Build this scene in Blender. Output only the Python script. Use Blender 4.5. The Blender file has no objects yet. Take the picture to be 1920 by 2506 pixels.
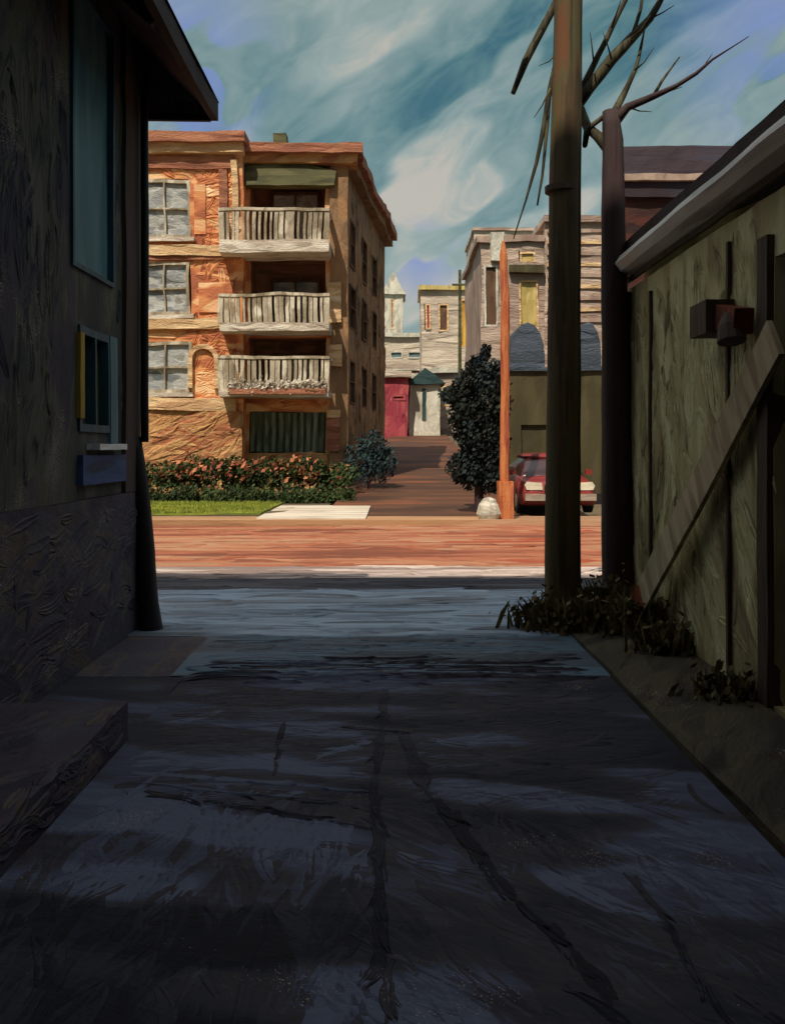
import bpy, bmesh, math, random
from mathutils import Vector, Matrix, noise
random.seed(7)
R = math.radians
scene = bpy.context.scene
COL = scene.collection
F, HZ, CX, CH = 2000.0, 960.0, 840.0, 1.6
def P(px, py, D):                       # helper used once at build time: point standing at depth D
    return Vector(((px-CX)/F*D, D, CH+(HZ-py)/F*D))
def PX(px, D): return (px-CX)/F*D
def PZ(py, D): return CH+(HZ-py)/F*D
def lin(h):
    c = [int(h[i:i+2], 16)/255 for i in (0, 2, 4)]
    return tuple([(v/12.92 if v <= .04045 else ((v+.055)/1.055)**2.4) for v in c]+[1])

# ------------------------------------------------------------------ materials
def pm(name, cols, w=.2, asp=4, axis='x', rough=.75, bump=.35, dist=.02, rot=(0,0,0), fleck=None, fl=.66, metal=0, spec=.3, soft=.5, wobble=.55):
    """thick worked surface: stretched patches of several near colours with ridged relief"""
    m = bpy.data.materials.new(name); m.use_nodes = True
    nt = m.node_tree; N = nt.nodes; L = nt.links; N.clear()
    out = N.new('ShaderNodeOutputMaterial'); b = N.new('ShaderNodeBsdfPrincipled')
    L.new(b.outputs[0], out.inputs[0])
    tc = N.new('ShaderNodeTexCoord'); oi = N.new('ShaderNodeObjectInfo')
    off = N.new('ShaderNodeMath'); off.operation = 'MULTIPLY'; off.inputs[1].default_value = 37.0
    L.new(oi.outputs['Random'], off.inputs[0])
    ad = N.new('ShaderNodeVectorMath'); ad.operation = 'ADD'
    L.new(tc.outputs['Object'], ad.inputs[0]); L.new(off.outputs[0], ad.inputs[1])
    r_ = N.new('ShaderNodeMapping'); r_.inputs['Rotation'].default_value = rot
    L.new(ad.outputs[0], r_.inputs['Vector'])
    mp = N.new('ShaderNodeMapping')
    s = [1/w, 1/w, 1/w]; s['xyz'.index(axis)] = 1/(w*asp)
    mp.inputs['Scale'].default_value = s
    L.new(r_.outputs[0], mp.inputs['Vector'])
    nz = N.new('ShaderNodeTexNoise'); nz.inputs['Scale'].default_value = .8; nz.inputs['Detail'].default_value = 2
    L.new(mp.outputs[0], nz.inputs['Vector'])
    sc = N.new('ShaderNodeVectorMath'); sc.operation = 'SCALE'; sc.inputs['Scale'].default_value = wobble*2
    L.new(nz.outputs['Color'], sc.inputs[0])
    a2 = N.new('ShaderNodeVectorMath'); a2.operation = 'ADD'
    L.new(mp.outputs[0], a2.inputs[0]); L.new(sc.outputs[0], a2.inputs[1])
    vo = N.new('ShaderNodeTexVoronoi'); vo.inputs['Scale'].default_value = 1
    vo.feature = 'SMOOTH_F1'; vo.inputs['Smoothness'].default_value = soft
    L.new(a2.outputs[0], vo.inputs['Vector'])
    sep = N.new('ShaderNodeSeparateColor'); L.new(vo.outputs['Color'], sep.inputs[0])
    big = N.new('ShaderNodeTexNoise'); big.inputs['Scale'].default_value = .16/w; big.inputs['Detail'].default_value = 3
    L.new(r_.outputs[0], big.inputs['Vector'])
    fine = N.new('ShaderNodeTexNoise'); fine.inputs['Scale'].default_value = 6; fine.inputs['Detail'].default_value = 6; fine.inputs['Roughness'].default_value = .65
    L.new(a2.outputs[0], fine.inputs['Vector'])
    m1 = N.new('ShaderNodeMix'); m1.inputs[0].default_value = .35
    L.new(sep.outputs[0], m1.inputs[2]); L.new(big.outputs[0], m1.inputs[3])
    m2 = N.new('ShaderNodeMix'); m2.inputs[0].default_value = .22
    L.new(m1.outputs[0], m2.inputs[2]); L.new(fine.outputs[0], m2.inputs[3])
    cr = N.new('ShaderNodeValToRGB'); e = cr.color_ramp.elements
    n = len(cols); cols = [lin(c) if isinstance(c, str) else c for c in cols]
    pos = [.22+.56*i/max(1, n-1) for i in range(n)]
    e[0].position = pos[0]; e[0].color = cols[0]
    e[1].position = pos[-1]; e[1].color = cols[-1]
    for i in range(1, n-1):
        q = e.new(pos[i]); q.color = cols[i]
    at = N.new('ShaderNodeAttribute'); at.attribute_name = 'dab'
    dm = N.new('ShaderNodeMath'); dm.operation = 'ADD'; L.new(m2.outputs[0], dm.inputs[0]); L.new(at.outputs['Fac'], dm.inputs[1])
    L.new(dm.outputs[0], cr.inputs[0])
    col = cr.outputs[0]
    if fleck:
        fn = N.new('ShaderNodeTexNoise'); fn.inputs['Scale'].default_value = 130; fn.inputs['Detail'].default_value = 1
        L.new(r_.outputs[0], fn.inputs['Vector'])
        fb = N.new('ShaderNodeTexNoise'); fb.inputs['Scale'].default_value = 1.9
        L.new(r_.outputs[0], fb.inputs['Vector'])
        mu = N.new('ShaderNodeMath'); mu.operation = 'MULTIPLY'
        L.new(fn.outputs[0], mu.inputs[0]); L.new(fb.outputs[0], mu.inputs[1])
        gt = N.new('ShaderNodeMath'); gt.operation = 'GREATER_THAN'; gt.inputs[1].default_value = fl*fl
        L.new(mu.outputs[0], gt.inputs[0])
        mx = N.new('ShaderNodeMix'); mx.data_type = 'RGBA'
        L.new(gt.outputs[0], mx.inputs[0]); L.new(col, mx.inputs[6]); mx.inputs[7].default_value = lin(fleck)
        col = mx.outputs[2]
    L.new(col, b.inputs['Base Color'])
    b.inputs['Roughness'].default_value = rough; b.inputs['Metallic'].default_value = metal
    b.inputs['Specular IOR Level'].default_value = spec
    h = N.new('ShaderNodeMath'); h.operation = 'ADD'
    L.new(fine.outputs[0], h.inputs[0]); L.new(sep.outputs[1], h.inputs[1])
    bp = N.new('ShaderNodeBump'); bp.inputs['Strength'].default_value = bump; bp.inputs['Distance'].default_value = dist
    L.new(h.outputs[0], bp.inputs['Height']); L.new(bp.outputs[0], b.inputs['Normal'])
    return m

M = {}
# far sunlit block
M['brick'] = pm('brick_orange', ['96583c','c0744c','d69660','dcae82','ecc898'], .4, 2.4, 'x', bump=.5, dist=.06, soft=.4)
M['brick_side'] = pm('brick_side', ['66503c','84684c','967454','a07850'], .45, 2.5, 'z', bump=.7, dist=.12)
M['brick_base'] = pm('brick_base', ['b0704c','cc9460','d8aa70','c48a60','b8704c'], .28, 3, 'x', rot=(0,R(25),0), bump=1, dist=.14)
M['trim_red'] = pm('trim_red', ['80503e','a06850','b07a5c'], .2, 5, 'x', bump=.8, dist=.08)
M['trim_cream'] = pm('trim_cream', ['c49a72','dab688','eed2a6'], .16, 5, 'x', bump=.9, dist=.08)
M['white'] = pm('balcony_white', ['a89888','cabfae','e6dece'], .16, 4, 'x', bump=.9, dist=.06)
M['rail'] = pm('rail_white', ['7c705c','a89c86','dcd4c0'], .22, 2.5, 'z', bump=.7, dist=.05)
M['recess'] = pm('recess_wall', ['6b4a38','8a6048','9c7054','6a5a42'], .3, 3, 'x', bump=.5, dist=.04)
M['glass'] = pm('window_glass', ['5a6264','84888a','aeb0ac','706e66'], .24, 2, 'x', rough=.45, bump=.6, dist=.05, spec=.5)
M['dark_glass'] = pm('dark_glass', ['1e1712','35281c','231c18'], .12, 2, 'z', rough=.35, bump=.4, dist=.02)
M['door_green'] = pm('door_green', ['3f4a3c','66705c','7d8a74'], .1, 6, 'z', bump=.5, dist=.02)
M['olive'] = pm('awning_olive', ['35351f','4b4a2c','5d5a3a'], .15, 4, 'x', bump=.4)
M['roof_tar'] = pm('roof_tar', ['4a3328','5c4034','6b4a3c'], .3, 4, 'x')
# near buildings
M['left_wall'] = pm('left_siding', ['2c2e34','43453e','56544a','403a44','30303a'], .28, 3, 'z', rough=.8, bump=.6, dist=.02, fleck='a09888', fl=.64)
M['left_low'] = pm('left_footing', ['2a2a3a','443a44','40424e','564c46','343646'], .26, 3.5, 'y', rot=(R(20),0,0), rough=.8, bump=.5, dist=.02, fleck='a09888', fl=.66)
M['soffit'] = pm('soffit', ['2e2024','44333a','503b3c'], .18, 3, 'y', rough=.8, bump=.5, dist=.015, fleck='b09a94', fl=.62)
M['corner'] = pm('corner_board', ['3d342c','453c32','4a3a3e'], .1, 8, 'z', rough=.8, bump=.4, dist=.01)
M['teal'] = pm('teal_shutter_sky_pane', ['3c6470','4a7680','55848a'], .12, 6, 'z', rough=.5, bump=.3, dist=.008)  # shutter, and tall window pane with its sky reflection put into the teal
M['teal_edge'] = pm('teal_frame', ['22404a','30586a'], .06, 8, 'z', rough=.5, bump=.3, dist=.006)
M['yellow'] = pm('yellow_jamb', ['80702c','b4923c'], .04, 6, 'z', bump=.5, dist=.006)
M['olive_pane'] = pm('olive_pane', ['4c4a22','63602e'], .06, 6, 'z', rough=.3, bump=.3, dist=.006)
M['sill'] = pm('pale_sill', ['b0b6c0','e0e2e6','cfc8ba'], .05, 6, 'y', bump=.5, dist=.006)
M['bluepanel'] = pm('blue_panel', ['2c3c60','3c5480','363e50'], .08, 5, 'y', bump=.4, dist=.008)
M['pipe'] = pm('corner_shade_black', ['141318','1e1b22','1a181a'], .1, 8, 'z', rough=.5, bump=.3, dist=.008)
M['roof_dark'] = pm('dark_shingle', ['1d1517','2a1e1f','32282a'], .12, 3, 'y', bump=.5, dist=.01)
M['gutter'] = pm('grey_gutter', ['a09e96','c4c4bc','d8d8d0'], .07, 12, 'y', rough=.6, bump=.3, dist=.006)
M['shed'] = pm('shed_boards', ['7c7054','a09468','b8b080','ccc698'], .26, 3, 'z', rot=(R(8),0,0), bump=.6, dist=.02, fleck='d8d4b8', fl=.67)
M['shed_dark'] = pm('shed_batten', ['3c332a','54463a'], .06, 8, 'z', bump=.4, dist=.008)
M['plank'] = pm('leaning_plank', ['8a7a60','b0a080','c6b494'], .08, 6, 'z', rot=(R(35),0,0), bump=.6, dist=.012)
M['rust'] = pm('rust', ['4a2214','6e3018','86401f'], .05, 3, 'z', bump=.5, dist=.008)
M['block'] = pm('rear_block_wall', ['4a4038','5a4c40','665a4c'], .4, 3, 'x')
# ground
M['ground'] = pm('ground_dirt', ['4b4435','5d5442','6a5b48'], .8, 3, 'x', bump=.3)
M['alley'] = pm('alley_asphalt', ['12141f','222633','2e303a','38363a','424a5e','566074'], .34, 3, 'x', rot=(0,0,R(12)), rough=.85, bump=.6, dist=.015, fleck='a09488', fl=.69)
M['patch'] = pm('concrete_patch', ['555862','6a6e7a','767678','5f5a64'], .16, 4, 'y', rough=.85, bump=.7, dist=.02, fleck='b8aca0', fl=.64)
M['patch_dark'] = pm('tar_patch', ['2a2a38','3a3a48','454450'], .16, 4, 'y', rough=.8, bump=.7, dist=.02)
M['step'] = pm('step_stone', ['5a6070','747b90','8a8fa4'], .1, 8, 'x', rough=.7, bump=.5, dist=.012)
M['tar'] = pm('tar_seam', ['0b0b10','14131a','1a1518'], .1, 4, 'y', rough=.6, bump=.4, dist=.01)
M['apron'] = pm('apron_concrete', ['58646e','76899a','92a8ba','626a70'], .35, 6, 'x', rough=.6, bump=.6, dist=.03)
M['apron2'] = pm('apron_bluish', ['3a424c','485c6a','4e6c80','484a52'], .35, 5, 'x', rough=.6, bump=.6, dist=.03)
M['apron_dark'] = pm('apron_dark', ['2c2a30','3c3e46','4c4e52'], .3, 6, 'x', bump=.7, dist=.03)
M['walk'] = pm('pale_sidewalk', ['7a6a64','9c8c84','c4b6ac'], .25, 8, 'x', bump=.7, dist=.03)
M['road'] = pm('brick_road', ['70402e','90543c','a06a4c','9c7c60','8e442c'], .45, 9, 'x', bump=.7, dist=.05)
M['side'] = pm('side_road', ['3e2a20','4c3426','5a3c2c','7c4a30'], .5, 4, 'x', bump=.5, dist=.03)
M['walk_far'] = pm('far_walk', ['8c6c52','a7805c','b48f70'], .3, 8, 'x', bump=.5, dist=.03)
M['drive'] = pm('white_driveway', ['a59a86','c9bfae','d6cdbc'], .2, 6, 'x', bump=.6, dist=.03)
M['lawn'] = pm('lawn_green', ['4c581c','72802a','989c3c'], .15, 7, 'x', bump=.6, dist=.03)
M['verge'] = pm('weedy_verge', ['26241f','3a362c','504b38','322e27'], .14, 4, 'y', rot=(0,0,R(25)), bump=.8, dist=.03, fleck='a89c80', fl=.66)
# vegetation and street
M['pole'] = pm('pole_wood', ['2a241a','453824','5a462c','4a5030','6e3e26'], .055, 22, 'z', bump=.6, dist=.01)
M['bark'] = pm('bark', ['2c2024','3c262c','36302a','462e2e'], .05, 12, 'z', bump=.6, dist=.01)
M['twig'] = pm('twig', ['1d1a10','35301c','57523a'], .04, 6, 'z', bump=.5, dist=.006)
M['conifer'] = pm('conifer_needles', ['10140f','1a211b','202c2a','1c2634'], .25, 2, 'z', bump=.3)
M['hedge'] = pm('hedge_leaf', ['1f2e17','33441f','46522a'], .2, 2, 'x', bump=.3)
M['tealbush'] = pm('teal_leaf', ['18282c','24383c','2f4844'], .2, 2, 'z', bump=.3)
M['flower'] = pm('flower', ['8c4a3a','ac6448','c48c5c'], .3, 1.5, 'z', bump=.3)
M['weed'] = pm('weed_blade', ['3a3b2a','57522f','6b5c34','45423a'], .08, 4, 'z', bump=.3)
M['grassblade'] = pm('grass_blade', ['525e20','7c8630','a8a844'], .3, 2, 'x', bump=.2)
M['orange'] = pm('orange_post', ['8e4430','b8663c','c67e4c','964038'], .08, 10, 'z', bump=.8, dist=.03)
M['carred'] = pm('car_red', ['5e1c1c','7a2624','8c302a'], .25, 4, 'x', rough=.3, bump=.25, dist=.02, spec=.6)
M['carglass'] = pm('car_glass', ['2a1416','3d2020','33282a'], .15, 4, 'x', rough=.2, bump=.1, spec=.7)  # dark red reflection painted into the windscreen colour
M['lamp'] = pm('headlamp', ['b9b49e','dcd8c2'], .08, 3, 'x', rough=.3, bump=.3)
M['rubber'] = pm('rubber', ['141314','201c1c'], .05, 2, 'x')
M['chrome'] = pm('chrome', ['8c8478','c4b8a8'], .06, 5, 'x', rough=.35, metal=.5, bump=.3)
M['stone'] = pm('white_stone', ['8e887c','b8b3a4','d4cfc0'], .12, 2, 'x', bump=.7, dist=.03)
# far houses; distance haze is put into the paler, greyer pinks and creams
M['pink'] = pm('pink_siding', ['90786c','a89486','c0ac9c','b4a090'], .5, 4, 'x', bump=.8, dist=.12)
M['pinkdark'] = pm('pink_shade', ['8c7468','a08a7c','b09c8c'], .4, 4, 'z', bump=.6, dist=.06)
M['yellowpane'] = pm('yellow_pane', ['9c8a50','bca868','c8b87c'], .2, 4, 'z', rough=.4, bump=.5, dist=.05)
M['goldpane'] = pm('gold_pane', ['b5862c','d9ab48'], .25, 4, 'z', rough=.4, bump=.5, dist=.05)
M['brownshut'] = pm('brown_shutter', ['4a3426','5f4634','6d5440'], .2, 5, 'z', bump=.5, dist=.05)
M['slate'] = pm('blue_slate', ['38424e','48525e','4e5a6c'], .25, 3, 'x', bump=.8, dist=.08)
M['olivewall'] = pm('olive_wall', ['3a3422','464028','504a30'], .3, 5, 'z', bump=.5, dist=.04)
M['darkhouse'] = pm('dark_house', ['241a22','32262e','2c2e3c'], .3, 6, 'x', bump=.5, dist=.04)
M['redband'] = pm('red_band', ['2a1a1c','40241f','552a1e'], .25, 4, 'x', bump=.6, dist=.04)
M['whitefar'] = pm('white_far', ['a7a294','c9c6b6','d8d5c6','9aa39c'], .35, 3, 'z', bump=.7, dist=.1)
M['redfar'] = pm('red_far', ['8c3040','a44450','b05c58'], .35, 3, 'z', bump=.7, dist=.1)
M['tealroof'] = pm('teal_roof', ['22383c','34504f'], .3, 3, 'x', bump=.5, dist=.06)
M['creamfar'] = pm('cream_far', ['a8988a','c4b6a4','d4c8b6'], .4, 6, 'x', bump=.8, dist=.12)
M['tealglass'] = pm('teal_glass', ['50686a','6d8486'], .3, 3, 'x', rough=.4, bump=.3)

# ------------------------------------------------------------------ mesh helpers
class MB:
    def __init__(s, flat=False): s.bm = bmesh.new(); s.flat = flat; s.dab = s.bm.faces.layers.float.new('dab')
    def poly(s, pts): 
        return s.bm.faces.new([s.bm.verts.new(p) for p in pts])
    def box(s, x0, x1, y0, y1, z0, z1, T=None):
        c = [Vector((x, y, z)) for z in (z0, z1) for y in (y0, y1) for x in (x0, x1)]
        if T: c = [T @ v for v in c]
        v = [s.bm.verts.new(p) for p in c]
        for f in ((0,2,3,1),(4,5,7,6),(0,1,5,4),(2,6,7,3),(0,4,6,2),(1,3,7,5)):
            s.bm.faces.new([v[i] for i in f])
        return s
    def bar(s, a, b, w, h, up=(0,0,1)):
        a, b = Vector(a), Vector(b); d = (b-a); l = d.length; d.normalize()
        side = d.cross(Vector(up)).normalized(); u = side.cross(d)
        T = Matrix.Translation(a) @ Matrix((side, d, u)).transposed().to_4x4()
        return s.box(-w/2, w/2, 0, l, -h/2, h/2, T)
    def tube(s, pts, rad, n=10, jit=0):
        pts = [Vector(p) for p in pts]; rings = []
        if not hasattr(rad, '__len__'): rad = [rad]*len(pts)
        for i, p in enumerate(pts):
            d = (pts[min(i+1, len(pts)-1)]-pts[max(i-1, 0)]).normalized()
            a = d.orthogonal() if abs(d.z) < .99 else Vector((1,0,0))
            if abs(d.y) < .95: a = Vector((0,1,0))
            u = (a-d*a.dot(d)).normalized(); v = d.cross(u)
            rings.append([s.bm.verts.new(p+(u*math.cos(t)+v*math.sin(t))*rad[i]*(1+random.uniform(-jit, jit))) for t in [2*math.pi*k/n for k in range(n)]])
        for a, b in zip(rings, rings[1:]):
            for k in range(n): s.bm.faces.new([a[k], a[(k+1) % n], b[(k+1) % n], b[k]])
        s.bm.faces.new(rings[0][::-1]); s.bm.faces.new(rings[-1])
        return s
    def prism(s, pts, f):                # pts outline (u,v), f(u,v,t) maps to space, t in 0..1
        a = [s.bm.verts.new(f(u, v, 0)) for u, v in pts]; b = [s.bm.verts.new(f(u, v, 1)) for u, v in pts]
        n = len(pts); s.bm.faces.new(a); s.bm.faces.new(b[::-1])
        for i in range(n): s.bm.faces.new([a[i], b[i], b[(i+1) % n], a[(i+1) % n]])
        return s
    def wall(s, u0, u1, z0, z1, holes, f):   # f(u,z,t) -> point; t 0 outer, 1 inner
        us = sorted(set([u0, u1]+[h[0] for h in holes]+[h[1] for h in holes])); us = [u for u in us if u0 <= u <= u1]
        zs = sorted(set([z0, z1]+[h[2] for h in holes]+[h[3] for h in holes])); zs = [z for z in zs if z0 <= z <= z1]
        def sol(i, j):
            if i < 0 or j < 0 or i >= len(us)-1 or j >= len(zs)-1: return False
            u, z = (us[i]+us[i+1])/2, (zs[j]+zs[j+1])/2
            return not any(h[0] < u < h[1] and h[2] < z < h[3] for h in holes)
        vd = {}
        def V(i, j, t):
            if (i, j, t) not in vd: vd[(i, j, t)] = s.bm.verts.new(f(us[i], zs[j], t))
            return vd[(i, j, t)]
        for i in range(len(us)-1):
            for j in range(len(zs)-1):
                if not sol(i, j): continue
                s.bm.faces.new([V(i,j,0), V(i+1,j,0), V(i+1,j+1,0), V(i,j+1,0)])
                s.bm.faces.new([V(i,j,1), V(i,j+1,1), V(i+1,j+1,1), V(i+1,j,1)])
                for (di, dj, a, b) in ((-1,0,(i,j),(i,j+1)), (1,0,(i+1,j+1),(i+1,j)), (0,-1,(i+1,j),(i,j)), (0,1,(i,j+1),(i+1,j+1))):
                    if not sol(i+di, j+dj):
                        s.bm.faces.new([V(*a,0), V(*b,0), V(*b,1), V(*a,1)])
        return s
    def daubs(s, f, u0, u1, v0, v1, n, L_, W_, ang, H_, holes=(), val=None, sp=.25, mg=.0, free=False):
        """thick trowelled strokes standing proud of a surface"""
        val = val or (lambda u, v: random.gauss(0, .13)); k = 0; tries = 0
        while k < n and tries < n*8:
            tries += 1
            u, v = random.uniform(u0, u1), random.uniform(v0, v1)
            l = L_*random.uniform(.5, 1.4); w = W_*random.uniform(.55, 1.3)
            a = (ang(u, v) if callable(ang) else ang)+random.gauss(0, sp); ca, sa = math.cos(a), math.sin(a); cv = random.gauss(0, .09)*l
            if any(h[0]-w*.4-mg < u+q*ca*l < h[1]+w*.4+mg and h[2]-w*.4-mg < v+q*sa*l < h[3]+w*.4+mg for h in holes for q in (-.45, -.2, 0, .2, .45)): continue
            if not free and not (u0 < u-ca*l/2 < u1 and u0 < u+ca*l/2 < u1 and v0 < v-sa*l/2 < v1 and v0 < v+sa*l/2 < v1): continue
            k += 1; hh = H_*random.uniform(.4, 1.4); dv = val(u, v); ph = random.uniform(0, 6); fq = random.uniform(5, 9); nu, nv = 7, 6; g_ = []
            for i in range(nu+1):
                q = -1+2*i/nu; hw = w/2*max(.12, 1-abs(q)**2.6)*random.uniform(.85, 1.12); row = []
                for j in range(nv+1):
                    r = -1+2*j/nv; x = q*l/2+random.uniform(-.03, .03)*l*(abs(q) > .9); y = r*hw+cv*q*q
                    t = .004 if j in (0, nv) or i in (0, nu) else -hh*(.55+.45*math.sin(r*fq+ph+q*.6))*(1+.5*(q > .6))
                    row.append(s.bm.verts.new(f(u+x*ca-y*sa, v+x*sa+y*ca, t)))
                g_.append(row)
            for i in range(nu):
                for j in range(nv):
                    fc_ = s.bm.faces.new([g_[i][j], g_[i+1][j], g_[i+1][j+1], g_[i][j+1]]); fc_[s.dab] = dv+random.gauss(0, .02)
        return s
    def leaves(s, fn, n, size, flat=.0):
        for _ in range(n):
            c = Vector(fn()); sz = size*random.uniform(.6, 1.5)
            q = Vector((random.gauss(0,1), random.gauss(0,1), random.gauss(0,1))).normalized()
            a = q.orthogonal().normalized(); b = q.cross(a)
            s.poly([c-a*sz, c-b*sz*.55, c+a*sz, c+b*sz*.55])
        return s
    def build(s, name, mat, th=None, amp=0, seg=None, smooth=False, org=None, parent=None):
        bm = s.bm
        if seg:
            for _ in range(7):
                long = [e for e in bm.edges if e.calc_length() > seg]
                if not long or len(bm.verts) > 30000: break
                bmesh.ops.subdivide_edges(bm, edges=long, cuts=1, use_grid_fill=True)
        if amp:
            for v in bm.verts:
                p = v.co.copy(); fr = .35/max(amp, .01)**.5*.4
                zk = v.co.z
                v.co = p + noise.noise_vector(p*fr)*amp + noise.noise_vector(p*fr*3.7)*amp*.45
                if s.flat: v.co.z = zk
        L = org if org is not None else (th.location if th is not None else Vector((0,0,0)))
        for v in bm.verts: v.co -= L
        bmesh.ops.recalc_face_normals(bm, faces=bm.faces)
        me = bpy.data.meshes.new(name); bm.to_mesh(me); bm.free()
        me.materials.append(M[mat] if isinstance(mat, str) else mat)
        if smooth:
            for p in me.polygons: p.use_smooth = True
        o = bpy.data.objects.new(name, me); COL.objects.link(o)
        if parent is not None: o.parent = parent
        elif th is not None: o.parent = th
        else: o.location = L
        return o
def thing(name, label, cat, loc, group=None):
    o = bpy.data.objects.new(name, None); COL.objects.link(o); o.location = loc
    o.empty_display_size = .2
    o['label'] = label; o['category'] = cat
    if group: o['group'] = group
    bpy.context.view_layer.update()
    return o
def tag(o, label, cat, group=None):
    o['label'] = label; o['category'] = cat
    if group: o['group'] = group
    return o
def struct(o): o['kind'] = 'structure'; return o
def copy_tree(o, parent=None):
    c = o.copy(); COL.objects.link(c)
    if parent is not None: c.parent = parent
    for ch in [k for k in bpy.data.objects if k.parent == o]: copy_tree(ch, c)
    return c

def front(y0, y1): return lambda u, z, t: Vector((u, y0+(y1-y0)*t, z))
def window(th, f, u0, u1, z0, z1, fr='trim_cream', gl='glass', amp=.02, fw=.07, bars=(1,1), sill=None, seg=.6, d=.12, prot=-.03, parent=None):
    """frame ring with mullions, a set-back pane, a sill; f(u,z,t in metres inward)"""
    m = MB(); holes = []
    nx, nz = bars
    W_ = (u1-u0-2*fw); H_ = (z1-z0-2*fw)
    cw = (W_-(nx)*fw*.5)/(nx+1); chh = (H_-(nz)*fw*.5)/(nz+1)
    for i in range(nx+1):
        for j in range(nz+1):
            a = u0+fw+i*(cw+fw*.5); b = z0+fw+j*(chh+fw*.5)
            holes.append((a, a+cw, b, b+chh))
    g = lambda u, z, t: f(u, z, prot+(d-prot)*t)
    m.wall(u0+.003, u1-.003, z0+.003, z1-.003, holes, g)
    w = m.build('window', fr, th, amp, seg, parent=parent)
    p = MB(); p.prism([(u0+.02, z0+.02), (u1-.02, z0+.02), (u1-.02, z1-.02), (u0+.02, z1-.02)], lambda u, z, t: f(u, z, d*.6+.03*t))
    p.build('pane', gl, th, amp, seg, parent=w)
    if sill:
        q = MB(); q.prism([(u0-.12, z0-.14), (u1+.12, z0-.14), (u1+.12, z0-.01), (u0-.12, z0-.01)], lambda u, z, t: f(u, z, -.16+.2*t))
        q.build('sill', sill, th, amp, seg, parent=w)
    return w

# ------------------------------------------------------------------ ground and roads
def g(y):
    return 0 if y < 25 else (min(y, 75)-25)*.075
bm = MB()
xs = [-300,-120,-50,-20,-10,0,10,20,50,120,300]; ys = [-120,-40,-10,5,15,25,30,40,50,60,70,75,90,130,220,400]
vd = {(i, j): bm.bm.verts.new((x, y, g(y)-.16+(max(0, y-90)*.03))) for i, x in enumerate(xs) for j, y in enumerate(ys)}
for i in range(len(xs)-1):
    for j in range(len(ys)-1):
        bm.bm.faces.new([vd[i,j], vd[i+1,j], vd[i+1,j+1], vd[i,j+1]])
struct(bm.build('ground', 'ground'))
def slab(name, x0, x1, y0, y1, zt, mat, th=.12, seg=.7, amp=.012, d=None):
    m = MB(True).box(x0, x1, y0, y1, zt-th, zt)
    if d: m.daubs(lambda u, v, t: Vector((u, v, zt-t)), max(x0, -9), min(x1, 9), y0, y1, *d)
    return struct(m.build(name, mat, None, amp, seg))
def pix(x, y): return CX+x/y*F, HZ+CH/y*F        # where a ground spot lies, to follow the worn areas of the paving
def segd(p, a, b):
    ax, ay = a; bx, by = b; t = max(0, min(1, ((p[0]-ax)*(bx-ax)+(p[1]-ay)*(by-ay))/((bx-ax)**2+(by-ay)**2)))
    return math.hypot(p[0]-ax-(bx-ax)*t, p[1]-ay-(by-ay)*t)
def gp(px, py): D = F*CH/(py-HZ); return ((px-CX)/F*D, D)
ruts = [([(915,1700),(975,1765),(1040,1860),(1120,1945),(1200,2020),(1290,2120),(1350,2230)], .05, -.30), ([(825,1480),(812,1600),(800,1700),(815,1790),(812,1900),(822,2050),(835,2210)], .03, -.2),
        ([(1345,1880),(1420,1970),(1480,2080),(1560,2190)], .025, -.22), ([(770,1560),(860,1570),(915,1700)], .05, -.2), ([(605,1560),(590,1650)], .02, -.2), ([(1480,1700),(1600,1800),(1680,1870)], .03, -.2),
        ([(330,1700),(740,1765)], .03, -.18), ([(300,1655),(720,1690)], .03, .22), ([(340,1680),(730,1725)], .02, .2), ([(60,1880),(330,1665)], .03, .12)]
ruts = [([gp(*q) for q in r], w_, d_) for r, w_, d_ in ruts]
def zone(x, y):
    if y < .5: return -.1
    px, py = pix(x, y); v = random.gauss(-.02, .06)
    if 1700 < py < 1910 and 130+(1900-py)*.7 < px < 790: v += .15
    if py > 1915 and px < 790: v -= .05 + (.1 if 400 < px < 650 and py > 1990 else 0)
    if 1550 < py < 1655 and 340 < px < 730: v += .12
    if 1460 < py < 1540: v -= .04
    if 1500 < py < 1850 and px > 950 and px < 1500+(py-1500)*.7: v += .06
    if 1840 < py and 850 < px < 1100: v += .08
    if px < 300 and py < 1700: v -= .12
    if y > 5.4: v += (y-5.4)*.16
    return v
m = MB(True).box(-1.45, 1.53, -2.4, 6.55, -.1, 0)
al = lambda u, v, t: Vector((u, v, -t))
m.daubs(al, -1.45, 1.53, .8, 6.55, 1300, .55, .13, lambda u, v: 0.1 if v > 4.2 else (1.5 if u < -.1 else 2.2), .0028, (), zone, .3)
m.daubs(al, -1.5, 1.5, 6.35, 7.1, 130, .8, .10, 0, .012, (), lambda u, v: random.gauss(.12, .08), .05, free=False)
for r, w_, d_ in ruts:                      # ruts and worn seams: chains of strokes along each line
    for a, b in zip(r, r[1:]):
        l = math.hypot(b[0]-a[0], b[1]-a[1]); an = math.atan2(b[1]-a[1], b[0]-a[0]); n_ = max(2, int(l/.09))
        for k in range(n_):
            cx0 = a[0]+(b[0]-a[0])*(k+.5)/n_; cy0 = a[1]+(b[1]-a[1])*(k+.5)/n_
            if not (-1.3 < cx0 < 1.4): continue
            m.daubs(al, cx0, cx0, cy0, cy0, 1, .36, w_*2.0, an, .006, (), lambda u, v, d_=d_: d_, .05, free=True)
struct(m.build('alley', 'alley', None, .010, .35))
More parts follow.
